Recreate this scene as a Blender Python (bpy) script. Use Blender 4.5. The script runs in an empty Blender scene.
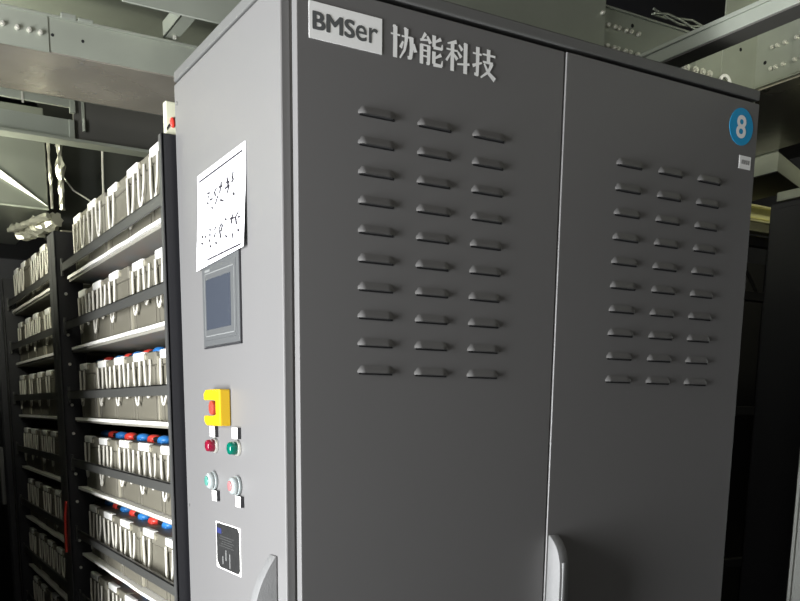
import bpy, bmesh, math, random
from mathutils import Vector, Matrix
random.seed(8)
sc = bpy.context.scene
COL = sc.collection
V = Vector

# ------------------------------------------------------------------ materials
def mat(name, rgb, rough=.5, metal=0., bump=0., bscale=200., var=0., vscale=6., coat=0., spec=None, emit=None):
    m = bpy.data.materials.new(name); m.use_nodes = True
    nt = m.node_tree; b = nt.nodes['Principled BSDF']
    b.inputs['Base Color'].default_value = (*rgb, 1)
    b.inputs['Roughness'].default_value = rough
    b.inputs['Metallic'].default_value = metal
    if spec is not None: b.inputs['Specular IOR Level'].default_value = spec
    if coat: b.inputs['Coat Weight'].default_value = coat
    tc = nt.nodes.new('ShaderNodeTexCoord')
    if var:
        n = nt.nodes.new('ShaderNodeTexNoise'); n.inputs['Scale'].default_value = vscale; n.inputs['Detail'].default_value = 4
        r = nt.nodes.new('ShaderNodeMapRange'); r.inputs['To Min'].default_value = 1-var; r.inputs['To Max'].default_value = 1+var
        mx = nt.nodes.new('ShaderNodeMix'); mx.data_type = 'RGBA'; mx.blend_type = 'MULTIPLY'; mx.inputs['Factor'].default_value = 1
        mx.inputs[6].default_value = (*rgb, 1)
        nt.links.new(tc.outputs['Object'], n.inputs['Vector']); nt.links.new(n.outputs['Fac'], r.inputs['Value'])
        nt.links.new(r.outputs['Result'], mx.inputs[7]); nt.links.new(mx.outputs[2], b.inputs['Base Color'])
    if bump:
        n2 = nt.nodes.new('ShaderNodeTexNoise'); n2.inputs['Scale'].default_value = bscale; n2.inputs['Detail'].default_value = 2
        bp = nt.nodes.new('ShaderNodeBump'); bp.inputs['Strength'].default_value = bump; bp.inputs['Distance'].default_value = .002
        nt.links.new(tc.outputs['Object'], n2.inputs['Vector']); nt.links.new(n2.outputs['Fac'], bp.inputs['Height'])
        nt.links.new(bp.outputs['Normal'], b.inputs['Normal'])
    return m
M = {}
M['paint'] = mat('grey_paint', (.138,.135,.132), .40, 0, .05, 500, .03, 3)
M['cover'] = mat('grey_cover_paint', (.115,.115,.11), .45, 0, .05, 500)
M['slot'] = mat('louver_opening', (.004,.004,.004), .9)
M['black'] = mat('black_paint', (.012,.012,.014), .42, 0, .05, 400)
M['edge'] = mat('lit_black_edge', (.075,.075,.072), .4, .3)
M['bar'] = mat('dark_bar_paint', (.055,.055,.05), .4, 0, .05, 300)
M['galv'] = mat('galvanised_steel', (.34,.36,.30), .42, .55, .06, 30, .12, 9)
M['galvdark'] = mat('dull_galvanised_steel', (.30,.32,.27), .45, .5, .06, 30, .14, 8)
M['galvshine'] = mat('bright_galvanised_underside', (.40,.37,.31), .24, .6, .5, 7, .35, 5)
M['bolt'] = mat('zinc_bolt', (.75,.74,.66), .3, .7)
M['hole'] = mat('drilled_hole', (.003,.003,.003), .9)
M['case'] = mat('battery_case_plastic', (.125,.116,.088), .5, 0, .04, 300, .06, 8)
M['lid'] = mat('battery_lid_plastic', (.14,.13,.10), .5, 0, .04, 300)
M['white'] = mat('white_plastic', (.82,.81,.76), .45)
M['rope'] = mat('white_rope', (.55,.53,.46), .8, 0, .3, 700)
M['strip'] = mat('cream_plug_and_lit_edge', (.30,.28,.21), .6)
M['blue'] = mat('blue_rubber', (.03,.20,.55), .4)
M['red'] = mat('red_rubber', (.62,.045,.03), .4)
M['cable'] = mat('black_cable', (.01,.01,.01), .5)
M['shelf'] = mat('shelf_plate', (.22,.21,.175), .55, .0, .05, 60, .08, 6)
M['mat'] = mat('white_shelf_edge', (.85,.83,.77), .5, 0, .1, 60)
M['paper'] = mat('white_paper', (.86,.86,.88), .85)
M['tagw'] = mat('scratched_white', (.13,.13,.125), .6)
M['faint'] = mat('faint_grey_print', (.05,.05,.048), .5)
M['greyink'] = mat('grey_ink', (.22,.22,.22), .7)
M['brown'] = mat('dull_dark_steel', (.06,.058,.05), .5)
M['board'] = mat('dark_board_paint', (.035,.037,.031), .6, 0, .05, 30)
M['galvlit'] = mat('lit_galvanised_steel', (.66,.70,.58), .4, .35, .06, 30, .12, 9)
M['ink'] = mat('dark_ink', (.018,.015,.02), .8)
M['hmi'] = mat('hmi_bezel', (.075,.078,.078), .45)
M['hmiline'] = mat('hmi_light_line', (.17,.175,.17), .45)
M['screen'] = mat('dark_screen', (.040,.046,.058), .22)
M['yellow'] = mat('yellow_plastic', (.55,.34,.006), .4)
M['redbtn'] = mat('red_button', (.34,.045,.03), .35)
M['redlens'] = mat('red_lens', (.17,.006,.022), .15)
M['greenlens'] = mat('green_lens', (.0,.10,.065), .15)
M['tagedge'] = mat('dark_tag_edge', (.02,.02,.022), .5)
M['clear'] = mat('pale_lens', (.26,.285,.28), .12)
M['pink'] = mat('pink_lens', (.30,.13,.13), .2)
M['mint'] = mat('mint_lens', (.07,.22,.18), .2)
M['plate'] = mat('dark_nameplate', (.032,.032,.031), .38, .3, .3, 260, .25, 60)
M['bluemark'] = mat('blue_mark', (.02,.026,.11), .5)
M['offwhite'] = mat('logo_white', (.86,.86,.84), .6)
M['logoink'] = mat('logo_dark', (.09,.095,.095), .6)
M['disc'] = mat('blue_sticker', (.008,.30,.58), .5)
M['handle'] = mat('zinc_handle', (.16,.16,.157), .58, .1, .25, 350, .1, 40)
M['foil'] = mat('crumpled_foil', (.52,.51,.42), .30, .75, 1.0, 38)
M['duct'] = mat('silver_duct', (.24,.255,.215), .34, .7, .1, 14, .1, 5)
M['streak'] = mat('painted_reflection', (.92,.92,.84), .3)
M['floor'] = mat('grey_floor', (.03,.03,.03), .5, 0, .05, 30, .1, 2)
M['wall'] = mat('grey_wall', (.05,.05,.048), .8, 0, .05, 30)
M['ceil'] = mat('dark_ceiling', (.055,.052,.045), .6, .2, .1, 6, .3, 2)
M['hammer'] = mat('light_grey_hammered_paint', (.62,.64,.60), .45, 0, .6, 240, .1, 160)
M['darkcab'] = mat('black_cabinet_paint', (.022,.022,.026), .5, 0, .05, 400)
M['cream'] = mat('cream_plastic', (.62,.62,.46), .5)
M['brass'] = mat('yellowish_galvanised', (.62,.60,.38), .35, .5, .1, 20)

# ------------------------------------------------------------------ geometry helper
class MB:
    def __init__(s, org=(0,0,0)): s.bm = bmesh.new(); s.o = V(org)
    def _add(s, bm2, mi=0):
        for f in bm2.faces: f.material_index = mi
        me = bpy.data.meshes.new('tmp'); bm2.to_mesh(me); bm2.free(); s.bm.from_mesh(me); bpy.data.meshes.remove(me)
        return s
    def box(s, x0, x1, y0, y1, z0, z1, bev=0., mi=0, seg=2, mtx=None):
        b = bmesh.new(); bmesh.ops.create_cube(b, size=1)
        for v in b.verts: v.co = V(((x0+x1)/2+v.co.x*(x1-x0), (y0+y1)/2+v.co.y*(y1-y0), (z0+z1)/2+v.co.z*(z1-z0)))
        if bev: bmesh.ops.bevel(b, geom=b.edges[:], offset=bev, segments=seg, profile=.5, affect='EDGES')
        if mtx: bmesh.ops.transform(b, matrix=mtx, verts=b.verts)
        return s._add(b, mi)
    def prism(s, pts, d, mi=0, bev=0.):            # pts: 3D polygon, d: extrusion vector
        b = bmesh.new(); d = V(d)
        a = [b.verts.new(V(p)) for p in pts]; c = [b.verts.new(V(p)+d) for p in pts]; n = len(pts)
        b.faces.new(a); b.faces.new(c[::-1])
        for i in range(n): b.faces.new((a[i], c[i], c[(i+1)%n], a[(i+1)%n]))
        bmesh.ops.recalc_face_normals(b, faces=b.faces)
        if bev: bmesh.ops.bevel(b, geom=b.edges[:], offset=bev, segments=2, profile=.5, affect='EDGES')
        return s._add(b, mi)
    def cyl(s, p0, p1, r0, r1=None, n=20, mi=0, bev=0.):
        p0, p1 = V(p0), V(p1); r1 = r0 if r1 is None else r1
        b = bmesh.new(); L = (p1-p0).length
        bmesh.ops.create_cone(b, cap_ends=True, segments=n, radius1=r0, radius2=r1, depth=L)
        if bev:
            bmesh.ops.bevel(b, geom=[e for e in b.edges if abs(e.verts[0].co.z-e.verts[1].co.z) < 1e-6], offset=bev, segments=2, profile=.5, affect='EDGES')
        q = V((0,0,1)).rotation_difference((p1-p0).normalized()).to_matrix().to_4x4()
        bmesh.ops.transform(b, matrix=Matrix.Translation((p0+p1)/2) @ q, verts=b.verts)
        return s._add(b, mi)
    def sph(s, c, r, sc3=(1,1,1), mi=0, n=16):
        b = bmesh.new(); bmesh.ops.create_uvsphere(b, u_segments=n, v_segments=n//2, radius=r)
        for v in b.verts: v.co = V(c)+V((v.co.x*sc3[0], v.co.y*sc3[1], v.co.z*sc3[2]))
        return s._add(b, mi)
    def tube(s, pts, r, n=8, mi=0, jit=0):
        pts = [V(p) for p in pts]; b = bmesh.new(); rings = []
        for i, p in enumerate(pts):
            t = (pts[min(i+1, len(pts)-1)]-pts[max(i-1, 0)]).normalized()
            ref = V((0,0,1)) if abs(t.z) < .9 else V((1,0,0))
            u = t.cross(ref).normalized(); w = t.cross(u)
            rr = r[i] if isinstance(r, (list, tuple)) else r
            ring = []
            for k in range(n):
                q = rr*(1+jit*(random.random()-.5)); ring.append(b.verts.new(p+u*q*math.cos(2*math.pi*k/n)+w*q*math.sin(2*math.pi*k/n)))
            rings.append(ring)
        for a, c in zip(rings, rings[1:]):
            for k in range(n): b.faces.new((a[k], a[(k+1)%n], c[(k+1)%n], c[k]))
        b.faces.new(rings[0][::-1]); b.faces.new(rings[-1])
        bmesh.ops.recalc_face_normals(b, faces=b.faces)
        return s._add(b, mi)
    def quads(s, vs, fs, mi=0):
        b = bmesh.new(); vv = [b.verts.new(V(v)) for v in vs]
        for f in fs: b.faces.new([vv[i] for i in f])
        return s._add(b, mi)
    def build(s, name, mats, parent=None, smooth=None):
        if not isinstance(mats, (list, tuple)): mats = [mats]
        for v in s.bm.verts: v.co -= s.o
        me = bpy.data.meshes.new(name); s.bm.to_mesh(me); s.bm.free()
        for m in mats: me.materials.append(m)
        if smooth:
            for p in me.polygons: p.use_smooth = True
            me.set_sharp_from_angle(angle=math.radians(smooth))
        o = bpy.data.objects.new(name, me); COL.objects.link(o)
        if parent: o.parent = parent
        else: o.location = s.o
        return o

def tag(o, label, cat, group=None):
    o['label'] = label; o['category'] = cat
    if group: o['group'] = group
    return o
def empty(name, loc, label, cat, group=None):
    o = bpy.data.objects.new(name, None); o.empty_display_size = .1; COL.objects.link(o); o.location = loc
    return tag(o, label, cat, group)
def struct(o): o['kind'] = 'structure'; return o
def copy_tree(o, parent=None, skip=None):
    c = o.copy(); COL.objects.link(c)
    if parent: c.parent = parent
    for ch in list(o.children):
        if not (skip and ch.name.startswith(skip)): copy_tree(ch, c)
    return c

# ------------------------------------------------------------------ room shell
struct(MB().box(-2.5, 5, -3.2, 6, -.1, 0).build('floor', M['floor']))
struct(MB().box(-2.5, 5, -3.2, 6, 3.2, 3.3).build('ceiling', M['ceil']))
struct(MB().box(-2.5, 5, 6, 6.1, 0, 3.2).build('wall_back', M['wall']))
struct(MB().box(-2.5, 5, -3.3, -3.2, 0, 3.2).build('wall_front', M['wall']))
struct(MB().box(5, 5.1, -3.2, 6, 0, 3.2).build('wall_right', M['wall']))
WY0, WY1, WZ0, WZ1 = -1.95, 1.4, .08, .85
w = MB(); w.box(-2.6, -2.5, -3.2, WY0, 0, 3.2); w.box(-2.6, -2.5, WY1, 6, 0, 3.2); w.box(-2.6, -2.5, WY0, WY1, 0, WZ0); w.box(-2.6, -2.5, WY0, WY1, WZ1, 3.2)
struct(w.build('wall_left', M['wall']))
w = MB()
for y in (WY0, (WY0+WY1)/2-.02, WY1-.04): w.box(-2.58, -2.53, y, y+.04, WZ0, WZ1, .004)
for z in (WZ0, WZ1-.04): w.box(-2.58, -2.53, WY0, WY1, z, z+.04, .004)
struct(w.build('window_1', M['white']))
struct(MB().box(-.87, -.75, 1.05, 6, 0, 2.0).build('unseen_light_blocker', M['black']))  # added out of view to keep window light off the far rack

# ------------------------------------------------------------------ main cabinet
XS = -.02                                           # outer plane of the left side
cab = empty('control_cabinet', (.6,.3,0), 'tall dark grey two door control cabinet standing in the middle, logo on its left door', 'cabinet')
O = cab.location.copy()
def N(): return MB(O)
b = N(); b.box(.0, 1.2, .0225, .625, .1, 2.176, .002); b.box(.02, 1.18, .05, .60, .0, .1)
b.build('body', M['paint'], cab)
b = N(); b.box(XS, 1.2, -.001, .627, 2.1835, 2.206, .003); b.build('top_cover', M['cover'], cab)
b = N(); b.box(XS, -.0005, .02, .627, .1, 2.178, .003)
side = b.build('side_panel', M['paint'], cab)

def louver(d, x0, z, w=.0795):
    """pressed hood, open at its lower edge"""
    b = N(); yb = d; n = 10; h = .0145; dep = .0060
    rows = []
    for j in range(6):
        t = j/5.                                  # 0 bottom edge .. 1 top
        row = []
        for i in range(n+1):
            s = i/n
            e = min(1., min(s, 1-s)/.11); e = math.sin(e*math.pi/2)**1.2
            prof = (1-t)**1.6*(1+1.6*t)
            row.append((x0+w*s, yb-.0003-dep*e*prof, z+h*t*(.35+.65*e)))
        rows.append(row)
    vs = [p for r in rows for p in r]; k = n+1
    fs = [(j*k+i, j*k+i+1, (j+1)*k+i+1, (j+1)*k+i) for j in range(5) for i in range(n)]
    b.quads(vs, fs, 0)
    b.quads([(x0+.003, yb-.0004, z-.0030), (x0+w-.003, yb-.0004, z-.0030), (x0+w-.003, yb-.0004, z+.009), (x0+.003, yb-.0004, z+.009)], [(0,1,2,3)], 1)
    # opening seen from below
    b.quads([(x0+.004, yb-.0005, z-.0004), (x0+w-.004, yb-.0005, z-.0004), (x0+w-.012, yb-.0066, z+.0008), (x0+.012, yb-.0066, z+.0008)], [(0,1,2,3)], 1)
    return b
def door_handle(x0, x1, y, z0, z1, org, axis='y', ex=2.2, dep=.05):
    """lens shaped lever; profile in (out, z)"""
    n = 24; zc = (z0+z1)/2; hh = (z1-z0)/2
    prof = [(dep*(1-abs(t)**ex)*.96+.004, zc+hh*t) for t in [(-1+2*i/n) for i in range(n+1)]]
    pts = [(0, z1)] + [(o, z) for o, z in reversed(prof)] + [(0, z0)]
    b = MB(org)
    if axis == 'y': b.prism([(x0, y-o, z) for o, z in pts], (x1-x0, 0, 0), bev=.0012)
    else: b.prism([(y-o, x0, z) for o, z in pts], (0, x1-x0, 0), bev=.0012)
    return b
for di, (x0, x1, yf) in enumerate(((.002, .5985, 0.), (.602, 1.197, -.003))):
    b = N(); b.box(x0, x1, yf, .0205, .12, 2.1745, .0015)
    d = b.build('door', M['paint'], cab)
    for c in range(3):
        for r in range(10):
            xx = di*.6+.1222+c*.1263+(.0296 if di else 0); zz = 1.9805-r*.0509
            louver(yf, xx, zz).build('louver', [M['paint'], M['slot']], d, smooth=40)
    if di:
        hd = door_handle(.606, .632, yf, .90, 1.182, O, 'y', 5, .042)
        hd.box(.613, .625, yf-.0465, yf-.03, .96, 1.125, .002, 0)
        h = hd.build('handle', M['handle'], d, smooth=30)
        h['label'] = 'grey metal swing handle'
    else:
        # maker's sign and lettering
        s = N(); s.box(.0255, .1705, -.0009, .0, 2.0865, 2.1455); s.build('logo_plate', M['offwhite'], d)
        def text(body, name, x, z, hgt, width, off, m, parent, y, shear=0):
            cu = bpy.data.curves.new('t', 'FONT'); cu.body = body; cu.size = 1; cu.offset = off; cu.extrude = 0; cu.resolution_u = 4
            to = bpy.data.objects.new('t', cu); COL.objects.link(to); bpy.context.view_layer.update()
            me = bpy.data.meshes.new_from_object(to.evaluated_get(bpy.context.evaluated_depsgraph_get()))
            bpy.data.objects.remove(to); xs = [v.co.x for v in me.vertices]; ys = [v.co.y for v in me.vertices]
            ax, ay = min(xs), min(ys); sx = width/(max(xs)-ax); sy = hgt/(max(ys)-ay)
            for v in me.vertices: v.co = V((x+(v.co.x-ax)*sx, y, z+(v.co.y-ay)*sy)) - O
            me.materials.clear(); me.materials.append(m); me.name = name
            o = bpy.data.objects.new(name, me); COL.objects.link(o); o.parent = parent; return o
        lt = text('BMS', 'logo_lettering', .0335, 2.1020, .0280, .0800, 0, M['logoink'], d, -.0012)
        def embolden(o, w):
            me = o.data; b = bmesh.new(); b.from_mesh(me); base = list(b.faces)
            for k, (dx, dz) in enumerate(((w,0),(-w,0),(0,w*.6),(0,-w*.6),(w*.7,w*.5),(-w*.7,-w*.5),(w*.7,-w*.5),(-w*.7,w*.5))):
                g = bmesh.ops.duplicate(b, geom=base)['geom']
                for v in g:
                    if isinstance(v, bmesh.types.BMVert): v.co += V((dx, -.00001*(k+1), dz))
            b.to_mesh(me); b.free()
        embolden(lt, .0017)
        lt2 = text('er', 'logo_lettering', .1170, 2.1010, .0250, .0440, 0, M['logoink'], d, -.0012); embolden(lt2, .0006)
        # four characters drawn stroke by stroke on a 100 grid: (points, start width, end width)
        G = [
         [([(2,72),(38,72)],5,5), ([(19,98),(19,0)],14,14), ([(44,72),(88,72)],5,6), ([(82,74),(84,40),(80,10),(68,8)],15,9),
          ([(62,98),(62,62),(56,30),(38,2)],14,5), ([(50,56),(40,34)],6,11), ([(92,56),(99,30)],6,12), ([(10,98),(19,94)],6,14), ([(53,98),(62,94)],6,12)],
         [([(28,99),(12,76)],11,5), ([(6,75),(42,80)],7,5), ([(34,92),(48,70)],6,13), ([(12,62),(12,0)],13,12), ([(8,61),(46,61)],5,5),
          ([(41,62),(41,6),(32,4)],13,8), ([(12,44),(41,44)],5,5), ([(12,26),(41,26)],5,5), ([(62,99),(62,62)],13,12), ([(60,61),(96,61)],10,8),
          ([(94,60),(96,76)],9,3), ([(90,92),(62,76)],11,4), ([(62,48),(62,8)],13,12), ([(60,6),(96,6)],11,9), ([(94,6),(97,24)],9,3), ([(92,42),(62,24)],11,4)],
         [([(44,97),(6,86)],12,4), ([(2,68),(50,68)],5,6), ([(27,92),(27,0)],13,13), ([(26,66),(2,30)],5,8), ([(30,58),(48,40)],6,12),
          ([(54,90),(68,74)],6,12), ([(50,66),(64,50)],6,12), ([(48,26),(100,34)],5,7), ([(82,99),(82,0)],14,14), ([(74,98),(82,94)],6,14)],
         [([(2,76),(40,76)],5,6), ([(23,99),(23,8),(10,8)],14,8), ([(2,34),(42,50)],10,5), ([(44,80),(100,80)],5,7), ([(70,99),(70,54)],14,13),
          ([(46,55),(90,55)],6,8), ([(86,56),(72,26),(38,1)],13,5), ([(52,50),(70,22),(100,2)],6,15)]]
        b = N(); cw = .0545; step = .0606
        for ci, strokes in enumerate(G):
            ox = .1875+ci*step; oz = 2.0875; sx = cw/100; sz = .0535/100
            for si, (pts, w0, w1) in enumerate(strokes):
                n = len(pts)
                for i in range(n-1):
                    a, c = V((*pts[i], 0)), V((*pts[i+1], 0)); dd = (c-a).normalized(); nn = V((-dd.y, dd.x, 0))
                    wa = 1.15*(w0+(w1-w0)*i/(n-1)); wb = 1.15*(w0+(w1-w0)*(i+1)/(n-1))
                    q = [a+nn*wa/2, a-nn*wa/2, c-nn*wb/2, c+nn*wb/2]
                    yy = -.0012-.00001*si-.000002*i
                    b.quads([(ox+p.x*sx, yy, oz+p.y*sz) for p in q], [(0,1,2,3)])
                    if i < n-2:
                        k = 10; b.quads([(ox+(c.x+wb/2*math.cos(2*math.pi*j/k))*sx, yy-.000001, oz+(c.y+wb/2*math.sin(2*math.pi*j/k))*sz) for j in range(k)], [tuple(range(k))])
        b.build('character_lettering', M['offwhite'], d)
    if di:
        s = N(); s.cyl((1.139, -.0036, 2.116), (1.139, -.003, 2.116), .0408, n=48); ds = s.build('number_sticker', M['disc'], d)
        ds['label'] = 'round blue sticker with a white 8'
        text('8', 'numeral', 1.1215, 2.0905, .051, .034, .02, M['offwhite'], ds, -.0039)
        s = N(); s.box(1.1405, 1.181, -.0036, -.003, 2.0255, 2.0545); st = s.build('barcode_sticker', M['offwhite'], d)
        s = N()
        for i in range(13):
            x = 1.1475+i*.0023; s.box(x, x+.0007+.0009*(i*7%3)/2, -.0039, -.0036, 2.036, 2.0455)
        s.build('barcode', M['greyink'], st)

# ---- equipment on the lit side panel
b = N(); b.box(XS-.0055, XS, .229, .452, 1.5875, 1.766, .002)
b.box(XS-.0067, XS-.005, .243, .438, 1.600, 1.752, .001, 1)
hm = b.build('touch_screen', [M['hmi'], M['hmi']], cab)
hm['label'] = 'grey touch screen panel, top edge under the paper'
b = N()
for y0, y1, z0, z1 in ((.250,.432,1.6075,1.6095),(.250,.432,1.738,1.740),(.250,.252,1.6075,1.740),(.430,.432,1.6075,1.740)): b.box(XS-.0073, XS-.0067, y0, y1, z0, z1)
b.box(XS-.0073, XS-.0067, .395, .428, 1.7425, 1.7475)
b.build('light_line', M['hmiline'], hm)
b = N(); b.box(XS-.0073, XS-.0067, .272, .424, 1.622, 1.727, .0005); b.build('screen', M['screen'], hm)
b = N(); b.box(XS-.004, XS, .2262, .2288, 1.585, 1.768); b.box(XS-.004, XS, .2262, .4545, 1.5835, 1.5865); b.build('gasket', M['tagedge'], hm)

# emergency stop with C shaped guard open towards the back
b = N(); ey, ez = .338, 1.4545
pts = [(.302,1.4165),(.392,1.4165),(.406,1.424),(.406,1.438),(.345,1.438),(.330,1.441),(.330,1.468),(.345,1.471),(.406,1.471),(.406,1.486),(.392,1.4935),(.302,1.4935)]
b.prism([(XS-.0005, y, z) for y, z in pts], (-.025, 0, 0), bev=.003)
es = b.build('emergency_stop', M['yellow'], cab); es['label'] = 'yellow C shaped guard around a red emergency stop button'
b = N(); b.cyl((XS-.0005, .356, ez), (XS-.012, .356, ez), .010); b.cyl((XS-.011, .356, ez), (XS-.027, .356, ez), .0145, .0155, bev=.003, n=28)
b.build('red_button', M['redbtn'], es, smooth=40)
def indicator(y, z, tz0, tz1, lens, name, lab):
    b = N(); b.cyl((XS-.0005, y, z), (XS-.006, y, z), .0165, n=28, bev=.001); o = b.build(name, M['bolt'], cab, smooth=40); o['label'] = lab
    b = N(); b.cyl((XS-.0055, y, z), (XS-.024, y, z), .0145, .0125, n=28, bev=.004); b.build('lens', lens, o, smooth=50)
    b = N(); b.box(XS-.008, XS-.0005, y-.016, y+.016, tz0, tz1, 0, 0)
    b.box(XS-.0085, XS-.008, y-.016, y+.016, tz0, tz1, 0, 1); b.build('tag_plate', [M['tagedge'], M['white']], o)
    return o
indicator(.402, 1.372, 1.391, 1.414, M['redlens'], 'indicator_lamp', 'red indicator lamp with a white tag above')
indicator(.262, 1.3715, 1.391, 1.414, M['greenlens'], 'indicator_lamp', 'green indicator lamp with a white tag above')
def selector(y, z, lens, lab):
    b = N(); b.cyl((XS-.0005, y, z), (XS-.007, y, z), .021, n=28, bev=.001); b.cyl((XS-.006, y, z), (XS-.020, y, z), .020, .0175, n=28, bev=.005)
    o = b.build('push_button', M['clear'], cab, smooth=50); o['label'] = lab
    b = N(); b.cyl((XS-.0195, y, z), (XS-.0225, y, z), .0115, .0105, n=24, bev=.001); b.build('lens', lens, o, smooth=50)
    b = N(); b.box(XS-.008, XS-.0005, y-.030, y+.0, z-.044, z-.021, 0, 0)
    b.box(XS-.0085, XS-.008, y-.030, y+.0, z-.044, z-.021, 0, 1); b.build('tag_plate', [M['tagedge'], M['white']], o)
selector(.415, 1.293, M['mint'], 'pale push button with green centre')
selector(.266, 1.2925, M['pink'], 'pale push button with pink centre')
# nameplate
b = N(); b.box(XS-.0012, XS-.0002, .2615, .415, 1.0955, 1.2015)
npn = b.build('nameplate', M['white'], cab); npn['label'] = 'dark nameplate with white clipped corners'
b = N(); y0, y1, z0, z1, c = .266, .4105, 1.0985, 1.199, .011
b.prism([(XS-.0012, y, z) for y, z in ((y0+c,z0),(y1-c*1.6,z0),(y1,z0+c*1.2),(y1,z1-c*.5),(y1-c*.5,z1),(y0+c,z1),(y0,z1-c),(y0,z0+c*.7))], (-.0006, 0, 0)); b.build('dark_face', M['plate'], npn)
b = N(); b.box(XS-.0021, XS-.0018, .378, .406, 1.176, 1.188); b.build('blue_mark', M['bluemark'], npn)
b = N()
for i, (yy, za, zb) in enumerate(((.372,1.108,1.126),(.351,1.118,1.142),(.327,1.104,1.136))): b.box(XS-.0021, XS-.0018, yy-.003, yy+.003, za, zb)
b.build('white_strip', M['tagw'], npn)
b = N()
for i in range(5): b.box(XS-.0021, XS-.0018, .30+.012*(i%2), .395-.01*(i%3), 1.148+.0055*i, 1.1495+.0055*i)
b.build('faint_lettering', M['faint'], npn)
# side handle
hd = door_handle(.062, .092, XS-.0005, .88, 1.170, O, 'x'); h = hd.build('handle', M['handle'], side, smooth=30); h['label'] = 'grey curved swing handle'
# a couple of hinges / screws on the side
b = N()
for z in (2.135, 1.22): b.cyl((XS-.0002, .608, z), (XS-.002, .608, z), .004, n=12)
b.build('screw', M['paint'], side)

# ---- paper notice taped to the side
PY0, PY1, PZ0, PZ1 = .188, .476, 1.756, 1.953
def px(z): t = max(0, (1.90-z)/.145); return XS-.0012-.0080*min(1, t)
b = MB((XS, .33, 1.85)); n = 24; vs = []; fs = []
for th in (0., .0005):
    for i in range(n+1):
        z = PZ0+(PZ1-PZ0)*i/n
        for y in (PY0, PY1): vs.append((px(z)-th, y, z+(.004 if (y == PY0) else -.002)*(1 if i > 0 else 2)))
k = 2*(n+1)
for i in range(n):
    a = 2*i; fs += [(a, a+1, a+3, a+2), (k+a, k+a+2, k+a+3, k+a+1)]; fs += [(a, a+2, k+a+2, k+a), (a+1, k+a+1, k+a+3, a+3)]
fs += [(0, k, k+1, 1), (2*n, 2*n+1, k+2*n+1, k+2*n)]
b.quads(vs, fs); pap = b.build('paper_notice', M['paper'])
tag(pap, 'white paper notice with handwriting taped to the cabinet side above the touch screen', 'notice')
ST = [[[0.4049,1.8976],[0.4052,1.8941]],[[0.4089,1.8848],[0.4034,1.8811]],[[0.3813,1.8708],[0.3759,1.8667]],[[0.3535,1.9034],[0.365,1.8981],[0.3588,1.889]],[[0.3438,1.8862],[0.3586,1.8734]],[[0.3231,1.9092],[0.3325,1.8906]],[[0.3371,1.9024],[0.3183,1.9009]],[[0.3282,1.8754],[0.3098,1.8703]],[[0.2886,1.91],[0.2831,1.8961],[0.2938,1.8918]],[[0.303,1.8923],[0.2768,1.8936],[0.288,1.8813]],[[0.2943,1.9026],[0.2763,1.9007]],[[0.2538,1.9142],[0.2605,1.9085],[0.2535,1.8995],[0.2637,1.8974]],[[0.255,1.8754],[0.2453,1.8702]],[[0.4102,1.9032],[0.3959,1.9022]],[[0.3942,1.8875],[0.3771,1.8871]],[[0.2952,1.833],[0.2876,1.8291]],[[0.2501,1.8335],[0.2593,1.827],[0.2561,1.8179]],[[0.2202,1.833],[0.2355,1.8259],[0.2289,1.8117]],[[0.2221,1.8005],[0.2138,1.7967]],[[0.3182,1.8276],[0.3296,1.8189]],[[0.3272,1.815],[0.3202,1.8002]],[[0.3105,1.8233],[0.3165,1.8133]],[[0.3904,1.8281],[0.385,1.8246]],[[0.3898,1.818],[0.3858,1.8138]],[[0.3908,1.8063],[0.3868,1.8021]],[[0.3552,1.8261],[0.357,1.821]],[[0.3548,1.8135],[0.358,1.8077]],[[0.441,1.8209],[0.4323,1.8172]],[[0.4421,1.8075],[0.4335,1.8039]],[[0.386,1.7942],[0.3792,1.7901]],[[0.3506,1.7959],[0.344,1.7913]],[[0.2909,1.7997],[0.282,1.7957]],[[0.2498,1.7964],[0.2516,1.7889]],[[0.4205,1.8168],[0.4118,1.8155]],[[0.222,1.8236],[0.211,1.823]],[[0.2657,1.828],[0.243,1.8263]]]
b = MB((XS, .33, 1.85))
def seg(a, c, w, xk=1):
    d = V((c[0]-a[0], c[1]-a[1], 0)).normalized(); nn = V((-d.y, d.x, 0))*w/2
    nn.x *= xk; d = d*w*.35; a, c = V((a[0],a[1],0))-d, V((c[0],c[1],0))+d
    q = [a+nn, a-nn, c-nn, c+nn]
    b.quads([(px(p.y)-.0016, p.x, p.y) for p in q], [(0,1,2,3)])
for l in ST:
    for a, c in zip(l, l[1:]): seg(a, c, .0042, 2.0)
b.build('handwriting', M['ink'], pap)
b = MB((XS, .33, 1.85)); seg((.461,1.9365), (.203,1.9425), .0040)
for i in range(6): seg((.203, 1.9425-.028*i), (.2035, 1.9425-.028*(i+1)), .0010)
for i in range(8):
    f0, f1 = i/8, (i+1)/8; seg((.40-.198*f0, 1.7665+.004*f0), (.40-.198*f1, 1.7665+.004*f1), .0038)
b.build('ruled_line', M['ink'], pap)

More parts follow.
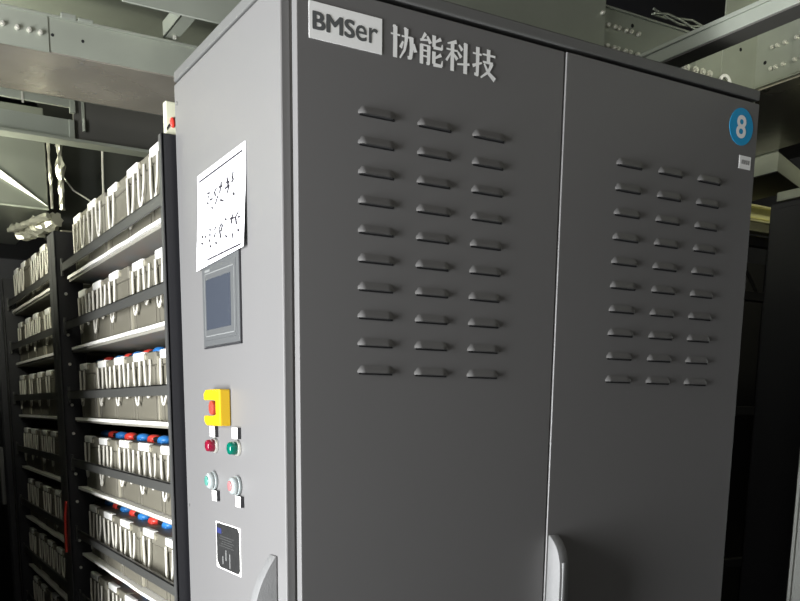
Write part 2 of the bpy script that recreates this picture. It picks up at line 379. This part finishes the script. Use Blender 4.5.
# ------------------------------------------------------------------ battery racks
LIP = [1.921, 1.671, 1.418, 1.162, .908, .655, .402]
BAR = [1.952, 1.746, 1.499, 1.250, .982, .733, .482]
def rack(y0, y1, label, near):
    R = empty('battery_rack', (.2, (y0+y1)/2, 0), label, 'rack', 'battery racks behind the cabinet')
    Oo = R.location.copy()
    pw = .065
    for (x, xe) in ((-.05, .045), (.46, .52)):
        for yy, pw in ((y0, (.02 if near else .065)), (y1-.065, .065)):
            b = MB(Oo)
            # channel: web plus two flanges
            b.box(x+.002, x+.008, yy, yy+pw, 0, 2.078, .0012); b.box(x+.002, xe, yy, yy+.005, 0, 2.078, .0012); b.box(x+.002, xe, yy+pw-.005, yy+pw, 0, 2.078, .0012)
            p = b.build('post', M['black'], R)
            if x < 0:
                b = MB(Oo); b.box(x, x+.002, yy+.001, yy+pw-.001, .01, 2.076); q = b.build('lit_post_edge', M['edge'], p); q['label'] = 'front edge painted paler where light falls'  # black post edge given a paler colour for the daylight on it
            if x < 0 and near and yy != y0:
                for zl in LIP:
                    for dz in (.045, -.06):
                        b = MB(Oo); b.cyl((-.018, yy, zl+dz), (-.018, yy-.005, zl+dz), .0055, n=10); b.build('bolt', M['bolt'], p)
    pw = .065; ya0 = y0+(.02 if near else .065)
    for i, (zl, zb) in enumerate(zip(LIP, BAR)):
        b = MB(Oo); b.box(-.004, .5, ya0, y1-pw, zl-.018, zl-.005, .001); s = b.build('shelf', M['shelf'], R)
        b = MB(Oo)
        # slightly uneven white edge
        n = 14; ya, yb = ya0, y1-pw-.02
        vs = []
        for k in range(n+1):
            y = ya+(yb-ya)*k/n; e = .0012*math.sin(k*1.7+i*2.1)+.0006*math.sin(k*4.1+i)
            vs += [(-.013+e, y, zl-.0105), (-.013+e, y, zl-.0008), (.10, y, zl-.0008), (.10, y, zl-.004)]
        fs = []
        for k in range(n):
            a = 4*k
            fs += [(a, a+1, a+5, a+4), (a+1, a+2, a+6, a+5), (a+3, a, a+4, a+7), (a+2, a+3, a+7, a+6)]
        fs += [(3, 2, 1, 0), (4*n, 4*n+1, 4*n+2, 4*n+3)]
        b.quads(vs, fs); b.build('shelf_edge', M['mat'], s)
        b = MB(Oo); b.box(-.030, -.025, ya0-.012, y1-pw+.012, zb-.014, zb+.014, .0008); b.box(-.030, -.017, ya0, y1-pw, zb+.010, zb+.014, .0008)
        for yy in (ya0-.002, y1-pw-.022): b.box(-.032, -.025, yy, yy+.024, zb-.03, zb+.03, .0008)
        b.build('retaining_bar', M['bar'], R)
    b = MB(Oo); b.box(.505, .515, ya0, y1-pw, 0, 1.90); b.build('dark_backing', M['black'], R)  # black sheet added to keep the space behind the shelves dark
    return R
rack(.645, 2.065, 'black battery rack bay next to the grey cabinet, with red and blue capped batteries', True)
rack(2.067, 3.46, 'black battery rack bay farther down the aisle, beyond the near bay', False)

def battery(variant):
    R = empty('battery', (0,0,0), 'x', 'battery', 'rack batteries')
    W, D, H = .236, .36, .188
    b = MB(); b.box(0, D, -W/2, W/2, 0, H-.036, .004); b.box(-.003, 0, -W/2+.006, -W/2+.028, .004, H-.04, .001); b.box(-.003, 0, W/2-.028, W/2-.006, .004, H-.04, .001)
    b.build('case', M['case'], R)
    b = MB(); b.box(-.003, D+.002, -W/2-.001, W/2+.001, H-.036, H, .005); b.build('lid', M['lid'], R)
    b = MB(); b.box(-.007, .014, -.006, .100, H-.021, H+.003, .0045, seg=3); b.build('handle_grip', M['white'], R, smooth=40)
    b = MB(); b.cyl((-.003, -.035, H-.013), (-.007, -.035, H-.013), .008, n=14); b.build('vent_plug', M['strip'], R)
    b = MB(); b.box(.002, .30, -W/2-.0068, -W/2-.0012, .002, H-.014); b.build('lit_edge_strip', M['strip'], R)  # pale strip added for the light on the case corners
    rng = random.Random(variant)
    for k, (ya, yb) in enumerate(((.088, .020), (-.03, -.088))):
        if k == 1 and variant == 3: continue
        drop = .118+.02*rng.random() - (.02 if k else 0); sw = .02*(rng.random()-.5); pin = .5+.3*rng.random()
        pts = []
        for i in range(17):
            t = i/16.; ang = math.pi*t
            y = (ya+yb)/2+sw*math.sin(ang)+(ya-yb)/2*math.cos(ang)*(1-(1-pin)*math.sin(ang))
            z = H-.022-drop*math.sin(ang)**.6 if 0 < t < 1 else H-.022
            pts.append((-.0085-.003*math.sin(ang), y, z))
        b = MB(); b.tube(pts, .0036, 7); b.build('rope_handle', M['rope'], R, smooth=60)
    for y, m, nm in ((.062, M['blue'], 'blue_cap'), (-.062, M['red'], 'red_cap')):
        b = MB(); b.sph((.066, y, H+.010), .026, (.9, 1.1, .54)); b.box(.046, .086, y-.022, y+.022, H, H+.009, .003); b.build(nm, m, R, smooth=50)
    b = MB(); b.tube([(.062, .070, H+.009), (.062, .100, H+.0095), (.062, .128, H+.0095), (.062, .1535, H+.009)], .0085, 8); jc = b.build('jumper_cable', M['cable'], R, smooth=60)
    return R
protos = [battery(i) for i in range(1, 5)]
used = set()
TIER = ['top', 'second', 'third', 'fourth', 'fifth', 'sixth', 'seventh']
POS = ['nearest the camera', 'second from the near end', 'in the middle', 'fourth from the near end', 'at the far end']
for bay in range(2):
    for t in range(7):
        if bay == 0 and t == 6: continue
        for k in range(5):
            vi = (bay*3+t*2+k+(t*k)%3) % 4
            if vi not in used and k < 4: o = protos[vi]; used.add(vi)
            else: o = copy_tree(protos[vi], None, ('jumper', 'blue_cap', 'red_cap') if bay else 'jumper' if k == 4 else None)
            y = (.815 if bay == 0 else 2.262)+k*.249
            o.location = (.006+.004*((t+k)%3), y, LIP[t])
            o['label'] = 'grey rope-handled battery, %s shelf from top of %s rack bay, %s' % (TIER[t], ('near', 'far')[bay], POS[k])
            o['label'] = o['label'].replace('top shelf from top', 'top shelf')
            o['group'] = 'batteries on the %s rack bay' % ('near', 'far')[bay]

# small things around the racks
b = MB((-.02, .69, 2.105)); b.box(-.034, .02, .650, .672, 2.079, 2.150, .002)
o = b.build('junction_box', M['cream']); tag(o, 'small cream junction box with a red plug on top of rack post behind the cabinet', 'box')
b = MB((-.02, .69, 2.105)); b.sph((-.018, .650, 2.105), .009, (.8, .5, 1.3)); b.build('red_plug', M['red'], o, smooth=50)
b = MB((-.02, .69, 2.105)); b.prism([(-.0335, .6498, 2.086), (-.0335, .6498, 2.092), (-.005, .6498, 2.128), (-.005, .6498, 2.122)], (0, -.001, 0)); b.build('black_stripe', M['black'], o)
b = MB((-.055, 2.0, 1.0)); b.tube([(-.052, 2.03, 1.10), (-.056, 2.05, 1.04), (-.056, 2.055, .98), (-.053, 2.075, .90)], .005, 8)
o = b.build('red_wire', M['red'], smooth=60); tag(o, 'short red wire hanging on the post between the two rack bays', 'wire')
b = MB((-.06, 2.2, 1.0)); b.box(-.027, -.0235, 2.13, 2.18, .955, 1.01, .001); o = b.build('paper_tag', M['white']); tag(o, 'small white tag at the near end of the far rack bay', 'tag')

# cabinet closing the far end of the row
o = empty('end_cabinet', (.3, 3.9, 0), 'tall black cabinet closing the far end of the battery row, at left edge', 'cabinet'); Oo = o.location.copy()
b = MB(Oo); b.box(-.075, .6, 3.50, 4.3, 0, 2.19, .006); b.build('body', M['darkcab'], o)
b = MB(Oo); b.box(-.079, -.075, 3.51, 4.29, .1, 2.15, .002); d = b.build('door', M['darkcab'], o)
b = MB(Oo); b.box(-.10, -.079, 3.53, 3.56, .95, 1.25, .004); b.build('handle', M['handle'], d)

# ------------------------------------------------------------------ overhead steelwork, left
def bolts(parent, pts, axis, org, r=.007, m='bolt', name='bolt', L=.007):
    for p in pts:
        b = MB(org); p = V(p); d = {'y': V((0,-L,0)), 'x': V((-L,0,0))}[axis]
        b.cyl(p, p+d, r, n=8)
        if name == 'bolt': b.cyl(p+d*.9, p+d*1.6, r*.55, n=8)
        b.build(name, M[m], parent)
o = empty('cable_trunking', (.2, 1.4, 2.4), 'galvanised trunking with bolted splice plate crossing the top left corner', 'trunking'); Oo = o.location.copy()
b = MB(Oo); b.box(-1.6, .9, 1.213, 1.218, 2.4, 2.487); b.box(-1.6, .9, 1.205, 1.25, 2.485, 2.491, .001); b.build('front_wall', M['galv'], o)
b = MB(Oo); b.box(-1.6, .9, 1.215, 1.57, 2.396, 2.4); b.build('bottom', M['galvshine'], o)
b = MB(Oo); b.box(-1.6, .9, 1.567, 1.572, 2.396, 2.487); b.build('rear_wall', M['galvdark'], o)
b = MB(Oo); b.box(-1.6, -.178, 1.210, 1.213, 2.396, 2.49); sp = b.build('splice_plate', M['galv'], o)
bolts(sp, [(-.293,1.21,2.443), (-.257,1.21,2.441), (-.227,1.21,2.441), (-.199,1.21,2.440), (-.42,1.21,2.441), (-.39,1.21,2.441)], 'y', Oo, .0065)
b = MB(Oo)
for x in (-.167, -.088): b.cyl((x, 1.2135, 2.442), (x, 1.2122, 2.442), .0042, n=12)
b.build('drilled_hole', M['hole'], o)
b = MB(Oo); b.box(-.145, -.105, 1.20, 1.25, 2.486, 2.500, .002); b.box(-.10, -.06, 1.20, 1.25, 2.488, 2.496, .002); b.build('joint_clip', M['galvdark'], o)

for x in (-1.2, .6):
    b = MB(Oo); b.cyl((x, 1.40, 2.40), (x, 1.40, 3.2), .006, n=10); b.build('hanger_rod', M['bolt'], [q for q in bpy.data.objects if q.name == 'cable_trunking'][0])
o = empty('cable_ladder', (.0, 2.0, 2.36), 'dull grey cable ladder of two rails crossing behind the trunking at upper left', 'cable ladder'); Oo = o.location.copy()
b = MB(Oo); b.box(-1.6, .02, 1.90, 1.915, 2.472, 2.512, .001); b.box(.010, .028, 1.898, 1.915, 2.455, 2.512, .001); b.build('upper_rail', M['galvdark'], o)
b = MB(Oo); b.box(-1.6, .02, 1.90, 1.91, 2.368, 2.431, .001); b.box(.003, .022, 1.896, 1.91, 2.368, 2.431, .002); b.build('lower_rail', M['galvdark'], o)
b = MB(Oo); b.box(-1.6, .30, 1.86, 1.93, 2.352, 2.362, .001); b.build('flange', M['galv'], o)
b = MB(Oo); b.box(.05, .06, 1.905, 1.915, 2.40, 2.52, .001); b.cyl((.055, 1.90, 2.40), (.055, 1.90, 2.44), .005, n=10); b.build('hook', M['galv'], o)
b = MB(Oo); b.box(.023, .9, 1.91, 1.93, 2.362, 2.51, .001); b.build('dark_panel', M['brown'], o)
b = MB(Oo); b.box(-.146, -.140, 1.896, 1.90, 2.46, 2.506); b.build('clip', M['bolt'], o)

o = empty('ventilation_duct', (-.4, 2.8, 2.22), 'silver sheet metal duct with a painted reflection streak above the far battery rack', 'duct'); Oo = o.location.copy()
b = MB(Oo); b.box(-1.5, .012, 2.40, 3.3, 2.224, 2.60, .004); b.build('duct_body', M['duct'], o)
b = MB(Oo); b.prism([(-.62, 2.399, 2.50), (-.62, 2.399, 2.545), (-.16, 2.399, 2.350), (.008, 2.399, 2.236), (-.16, 2.399, 2.322)], (0, -.012, 0), bev=.002); b.build('reflection_streak', M['streak'], o)  # white strip added in place of a reflection on the duct face
b = MB(Oo); b.box(-1.5, .012, 2.394, 2.40, 2.222, 2.229, .001); b.build('lower_flange', M['galv'], o)

b = MB((.05, 2.5, 2.2)); rr = random.Random(4)
def foil(pts, r, n=12):
    P = []; Rr = []
    for i in range(len(pts)-1):
        a, c = V(pts[i]), V(pts[i+1]); k = max(2, int((c-a).length/.018))
        for j in range(k): P.append(a.lerp(c, j/k)); Rr.append(r*(.6+.75*rr.random()))
    P.append(V(pts[-1])); Rr.append(r*.8); return P, Rr
P, Rr = foil([(.058, 2.372, 2.50), (.058, 2.372, 2.225)], .013); b.tube(P, Rr, 9, jit=.7)
P, Rr = foil([(.018, 2.372, 2.50), (.020, 2.372, 2.225)], .006); b.tube(P, Rr, 7, jit=.7)
P, Rr = foil([(.035, 2.37, 2.186), (-.015, 2.54, 2.172), (-.055, 2.70, 2.168)], .027); b.tube(P, Rr, 13, jit=.45)
P, Rr = foil([(.0, 2.36, 2.196), (-.06, 2.54, 2.185), (-.10, 2.68, 2.182)], .014); b.tube(P, Rr, 11, jit=.45)
o = b.build('foil_pipe', M['foil']); tag(o, 'crumpled foil wrapped pipe dropping beside the silver duct onto the far rack', 'pipe')
b = MB((.23, 2.4, 2.2)); b.cyl((.232, 2.4, 2.55), (.225, 2.4, 2.20), .005, n=10)
o = b.build('hanging_rod', M['bolt']); tag(o, 'thin steel rod hanging behind the top shelf of the near rack', 'rod')
b = MB((.1, 2.4, 2.3)); b.tube([(.07, 2.4, 2.36), (.11, 2.4, 2.31), (.16, 2.4, 2.285), (.22, 2.4, 2.25), (.30, 2.4, 2.20)], .0035, 7)
o = b.build('thin_wire', M['bolt'], smooth=60); tag(o, 'thin wire running from the foil pipe behind the near rack', 'wire')
# dark soffit behind the racks
b = MB((1.5, 3.2, 2.6)); b.box(.03, 3.0, 2.6, 2.65, 2.15, 3.19, .002); o = b.build('dark_board', M['board']); tag(o, 'dark board hanging behind the near battery rack under the ceiling', 'board')

# channel running away near the top, left of the cabinet top
o = empty('support_channel', (.14, .6, 2.5), 'short galvanised channel with open end above the left corner of the cabinet', 'channel'); Oo = o.location.copy()
b = MB(Oo); b.box(.140, .180, .2, 1.226, 2.5, 2.504, .0005); b.box(.140, .1435, .2, 1.226, 2.5, 2.543, .0005); b.build('channel_section', M['galv'], o)
b = MB(Oo); b.box(.160, .168, 1.19, 1.198, 2.491, 2.60); b.build('stud', M['bolt'], o)
b = MB((.27, 1.0, 2.45)); b.box(.236, .246, .98, .99, 2.36, 3.19); o = b.build('threaded_rod', M['bolt']); tag(o, 'galvanised hanger rod dropping behind the left top edge of the cabinet', 'rod')
# ceiling duct seen in the gaps
b = MB((-.2, 2.0, 2.9)); b.box(-1.8, .6, 1.6, 2.5, 2.80, 3.15, .006); o = b.build('ceiling_duct', M['galvdark']); tag(o, 'wide dull metal duct under the ceiling at upper left', 'duct')

# ------------------------------------------------------------------ overhead steelwork, above and right of cabinet
o = empty('cable_trough', (1.0, .5, 2.25), 'large galvanised cable trough with bolted corner above the cabinet top', 'trough'); Oo = o.location.copy()
b = MB(Oo); b.box(-.2, 1.62, .356, .362, 2.22, 2.474, .001); b.box(-.2, 1.62, .350, .362, 2.470, 2.475, .001); b.build('rear_wall', M['galvdark'], o)
b = MB(Oo); b.box(.25, 1.018, .346, .350, 2.216, 2.75); pl = b.build('cover_plate', M['galv'], o); pl['label'] = 'tall plain galvanised plate'
bolts(pl, [(1.006, .346, 2.449)], 'y', Oo, .005)
b = MB(Oo); b.box(1.36, 1.462, .352, .356, 2.22, 2.472); b.box(1.462, 1.600, .348, .352, 2.22, 2.62); b.build('corner_plate', M['galv'], o)
b = MB(Oo); b.box(1.600, 1.606, -1.2, .352, 2.374, 2.62, .001); b.box(1.592, 1.600, -1.2, .352, 2.372, 2.377, .001); sw = b.build('return_wall', M['galv'], o)
b = MB(Oo); b.box(1.597, 1.600, -1.2, .226, 2.380, 2.512); sp2 = b.build('splice_plate', M['galv'], o)
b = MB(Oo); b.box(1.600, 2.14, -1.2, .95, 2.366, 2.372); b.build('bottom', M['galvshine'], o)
bolts(o, [(x, .356, z) for z in (2.430, 2.381) for x in (1.035, 1.058, 1.072, 1.098, 1.115, 1.142)], 'y', Oo, .0055)
bolts(o, [(x, .352, 2.379) for x in (1.318, 1.352, 1.380, 1.408)], 'y', Oo, .011, 'bolt', 'bolt', .010)
bolts(o, [(1.600 if y > .226 else 1.597, y, z) for z in (2.4685, 2.413) for y in (.292, .276, .252, .214, .19, .165)], 'x', Oo, .0055)
b = MB(Oo)
for x, z, y in ((1.372, 2.436, .352), (1.532, 2.467, .348), (1.122, 2.447, .356)): b.cyl((x, y, z), (x, y-.0012, z), .0048, n=12)
b.cyl((1.6, .316, 2.436), (1.5988, .316, 2.436), .005, n=12)
b.build('drilled_hole', M['hole'], o)
pts = [(1.466+.024*math.cos(a), .338, 2.352+.032*math.sin(a)) for a in [math.pi*(-.25+1.5*i/20) for i in range(21)]]
b = MB((1.466, .338, 2.37)); b.tube(pts, .0052, 8); o = b.build('cable_loop', M['white'], smooth=60); tag(o, 'white loop of cable standing behind the cabinet top near its right corner', 'cable')
b = MB((1.6, 1.0, 2.6)); b.box(.3, 2.6, .62, 2.6, 2.95, 3.02, .003); o = b.build('ceiling_panel', M['darkcab']); tag(o, 'dark panel under the ceiling above the cable trough', 'panel')

b = MB((1.25, .36, 2.48)); rng = random.Random(3)
for k in range(3): b.tube([(1.20+.05*i, .358+.004*k, 2.494+.009*math.sin(i*1.3+k*2)+.004*k) for i in range(7)], .003, 7)
q = b.build('loose_wires', M['galvdark'], smooth=60); tag(q, 'loose grey wires lying on the top edge of the galvanised trough behind the cabinet', 'wires')
o = empty('strut_channel', (1.1, -.4, 2.3), 'galvanised strut channel passing diagonally over the right end of the cabinet top', 'channel'); Oo = o.location.copy()
b = MB(Oo); b.box(1.064, 1.128, -1.2, .335, 2.3, 2.334, .0015); b.box(1.058, 1.066, -1.2, .335, 2.328, 2.337, .001); b.build('channel_body', M['galvdark'], o)
b = MB(Oo); b.box(1.067, 1.126, -1.19, .33, 2.297, 2.3); b.build('dark_underside', M['brown'], o)  # darker sheet covering the underside of the strut

# tray elbow beyond, right edge
o = empty('tray_elbow', (2.3, .6, 2.3), 'galvanised cable tray elbow beyond the right top corner of the cabinet', 'cable tray'); Oo = o.location.copy()
b = MB(Oo); b.prism([(2.175, 1.6, 2.302), (2.168, .686, 2.302), (2.46, .80, 2.302), (2.46, 1.6, 2.302)], (0, 0, -.004)); b.build('tray_bottom', M['black'], o)
b = MB(Oo); b.prism([(2.175, 1.6, 2.302), (2.168, .690, 2.302), (2.172, .690, 2.302), (2.179, 1.6, 2.302)], (0, 0, .086)); b.prism([(2.168, .686, 2.302), (3.1, 1.06, 2.302), (3.1, 1.066, 2.302), (2.168, .692, 2.302)], (0, 0, .062)); sw = b.build('side_wall', M['galvlit'], o)  # wall coloured brighter than the other steel for the light on it
bolts(o, [(2.168, y, z) for z in (2.34,) for y in (.80, .83, .86, .89)], 'x', Oo, .007)
b = MB((2.4, .3, 2.2)); b.box(2.02, 2.08, -.6, .565, 2.158, 2.188, .002); o = b.build('steel_rail', M['galv']); tag(o, 'galvanised rail lying above the black cabinet on the right', 'rail')

# ------------------------------------------------------------------ right edge cabinets and the rack in the gap
o = empty('side_cabinet', (2.4, .0, 0), 'tall black cabinet across the gap to the right of the grey cabinet', 'cabinet'); Oo = o.location.copy()
b = MB(Oo); b.box(2.0, 2.7, -.6, .572, .08, 2.150, .006); b.box(2.03, 2.67, -.57, .54, 0, .08); b.build('body', M['darkcab'], o)
b = MB(Oo); b.box(1.996, 2.0, -.59, .565, .12, 2.13, .002); b.build('door', M['darkcab'], o)
o = empty('light_cabinet', (1.89, .05, 0), 'light grey hammered cabinet cut off by the right edge of the picture', 'cabinet'); Oo = o.location.copy()
b = MB(Oo); b.box(1.80, 1.985, -.14, .236, .08, 2.0, .004); b.box(1.83, 1.97, -.11, .2, 0, .08); b.build('body', M['hammer'], o)
b = MB(Oo); b.box(1.797, 1.80, -.12, .215, .12, 1.96, .001); b.build('door', M['hammer'], o)

o = empty('black_rack', (3.1, 1.5, 0), 'black steel rack seen through the narrow gap right of the grey cabinet', 'rack'); Oo = o.location.copy()
for x in (2.60, 2.86, 3.5):
    b = MB(Oo); b.box(x, x+.05, 1.2, 1.25, 0, 2.25, .003); b.build('post', M['black'], o)
for z in (2.18, 1.95, 1.45, .75, .2):
    b = MB(Oo); b.box(2.60, 3.55, 1.205, 1.245, z, z+.04, .003); b.build('crossbar', M['black'], o)
b = MB(Oo); b.cyl((2.69, 1.26, 2.15), (2.84, 1.26, 1.99), .008, n=8); b.build('brace', M['bar'], o)
b = MB(Oo); b.box(2.60, 3.55, 1.60, 1.62, 0, 2.2); b.build('dark_backing', M['black'], o)
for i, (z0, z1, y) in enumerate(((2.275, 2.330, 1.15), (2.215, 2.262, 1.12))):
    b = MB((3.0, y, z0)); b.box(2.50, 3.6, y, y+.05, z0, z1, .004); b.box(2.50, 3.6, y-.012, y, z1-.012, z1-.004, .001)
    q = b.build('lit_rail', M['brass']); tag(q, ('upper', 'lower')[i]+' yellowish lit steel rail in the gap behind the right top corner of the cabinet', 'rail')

# ------------------------------------------------------------------ lights
def area(name, loc, target, sx, sy, power, col):
    l = bpy.data.lights.new(name, 'AREA'); l.shape = 'RECTANGLE'; l.size = sx; l.size_y = sy; l.energy = power; l.color = col
    o = bpy.data.objects.new(name, l); COL.objects.link(o); o.location = loc
    o.rotation_euler = (V(target)-V(loc)).to_track_quat('-Z', 'Y').to_euler(); return o
area('window_daylight', (-2.48, (WY0+WY1)/2, (WZ0+WZ1)/2), (0, (WY0+WY1)/2, (WZ0+WZ1)/2), WZ1-WZ0, WY1-WY0, 545, (.95, .97, 1.0))
area('aisle_tube_lamp', (-.68, 1.95, 2.13), (.2, 2.6, 3.6), .15, .7, 22, (1.0, 1.0, .84))
area('front_tube_lamp', (-.8, -1.9, 3.0), (.4, 0, 2.0), 1.2, .2, 10, (1.0, .97, .88))
area('rail_fill_light', (2.9, .85, 3.0), (2.9, 1.15, 2.2), .5, .1, 8, (1.0, .98, .65))  # added fill that brightens the rails in the gap
def spot(name, loc, target, deg, power, col):
    l = bpy.data.lights.new(name, 'SPOT'); l.energy = power; l.color = col; l.spot_size = math.radians(deg); l.spot_blend = .6; l.shadow_soft_size = .06
    o = bpy.data.objects.new(name, l); COL.objects.link(o); o.location = loc; o.rotation_euler = (V(target)-V(loc)).to_track_quat('-Z', 'Y').to_euler()
spot('cabinet_fill_spot', (.65, -2.8, 1.7), (1.86, .10, 1.1), 11, 330, (.96, .98, 1.0))  # added spot, only there to brighten the light grey cabinet
spot('trough_fill_spot', (.2, -1.9, 2.35), (1.68, .25, 2.50), 19, 150, (1.0, 1.0, .86))  # added spot, lifts the brightness of the trough corner
wd = bpy.data.worlds.new('World'); sc.world = wd; wd.use_nodes = True
wd.node_tree.nodes['Background'].inputs[0].default_value = (.5, .55, .6, 1); wd.node_tree.nodes['Background'].inputs[1].default_value = .3

# ------------------------------------------------------------------ camera (solved from the photograph)
Rm = [[0.8622941203250778, -0.5063047549737809, 0.010214947071065565], [-0.08375339174195241, -0.1624770367584413, -0.9831513524874519], [0.4994338989540499, 0.8469100941759119, -0.18250773396878325]]
cam = bpy.data.cameras.new('camera'); co = bpy.data.objects.new('camera', cam); COL.objects.link(co)
mw = Matrix(((Rm[0][0], -Rm[1][0], -Rm[2][0], -.69755), (Rm[0][1], -Rm[1][1], -Rm[2][1], -1.53810), (Rm[0][2], -Rm[1][2], -Rm[2][2], 1.45001), (0, 0, 0, 1)))
co.matrix_world = mw
cam.sensor_fit = 'HORIZONTAL'; cam.sensor_width = 36; cam.lens = 892.931/800*36
cam.shift_x = (400-394.762)/800; cam.shift_y = (577.594-300.5)/800
cam.clip_start = .02
sc.camera = co
sc.view_settings.view_transform = 'Standard'; sc.view_settings.look = 'None'; sc.view_settings.gamma = 1; sc.view_settings.use_curve_mapping = False
sc.view_settings.exposure = 0
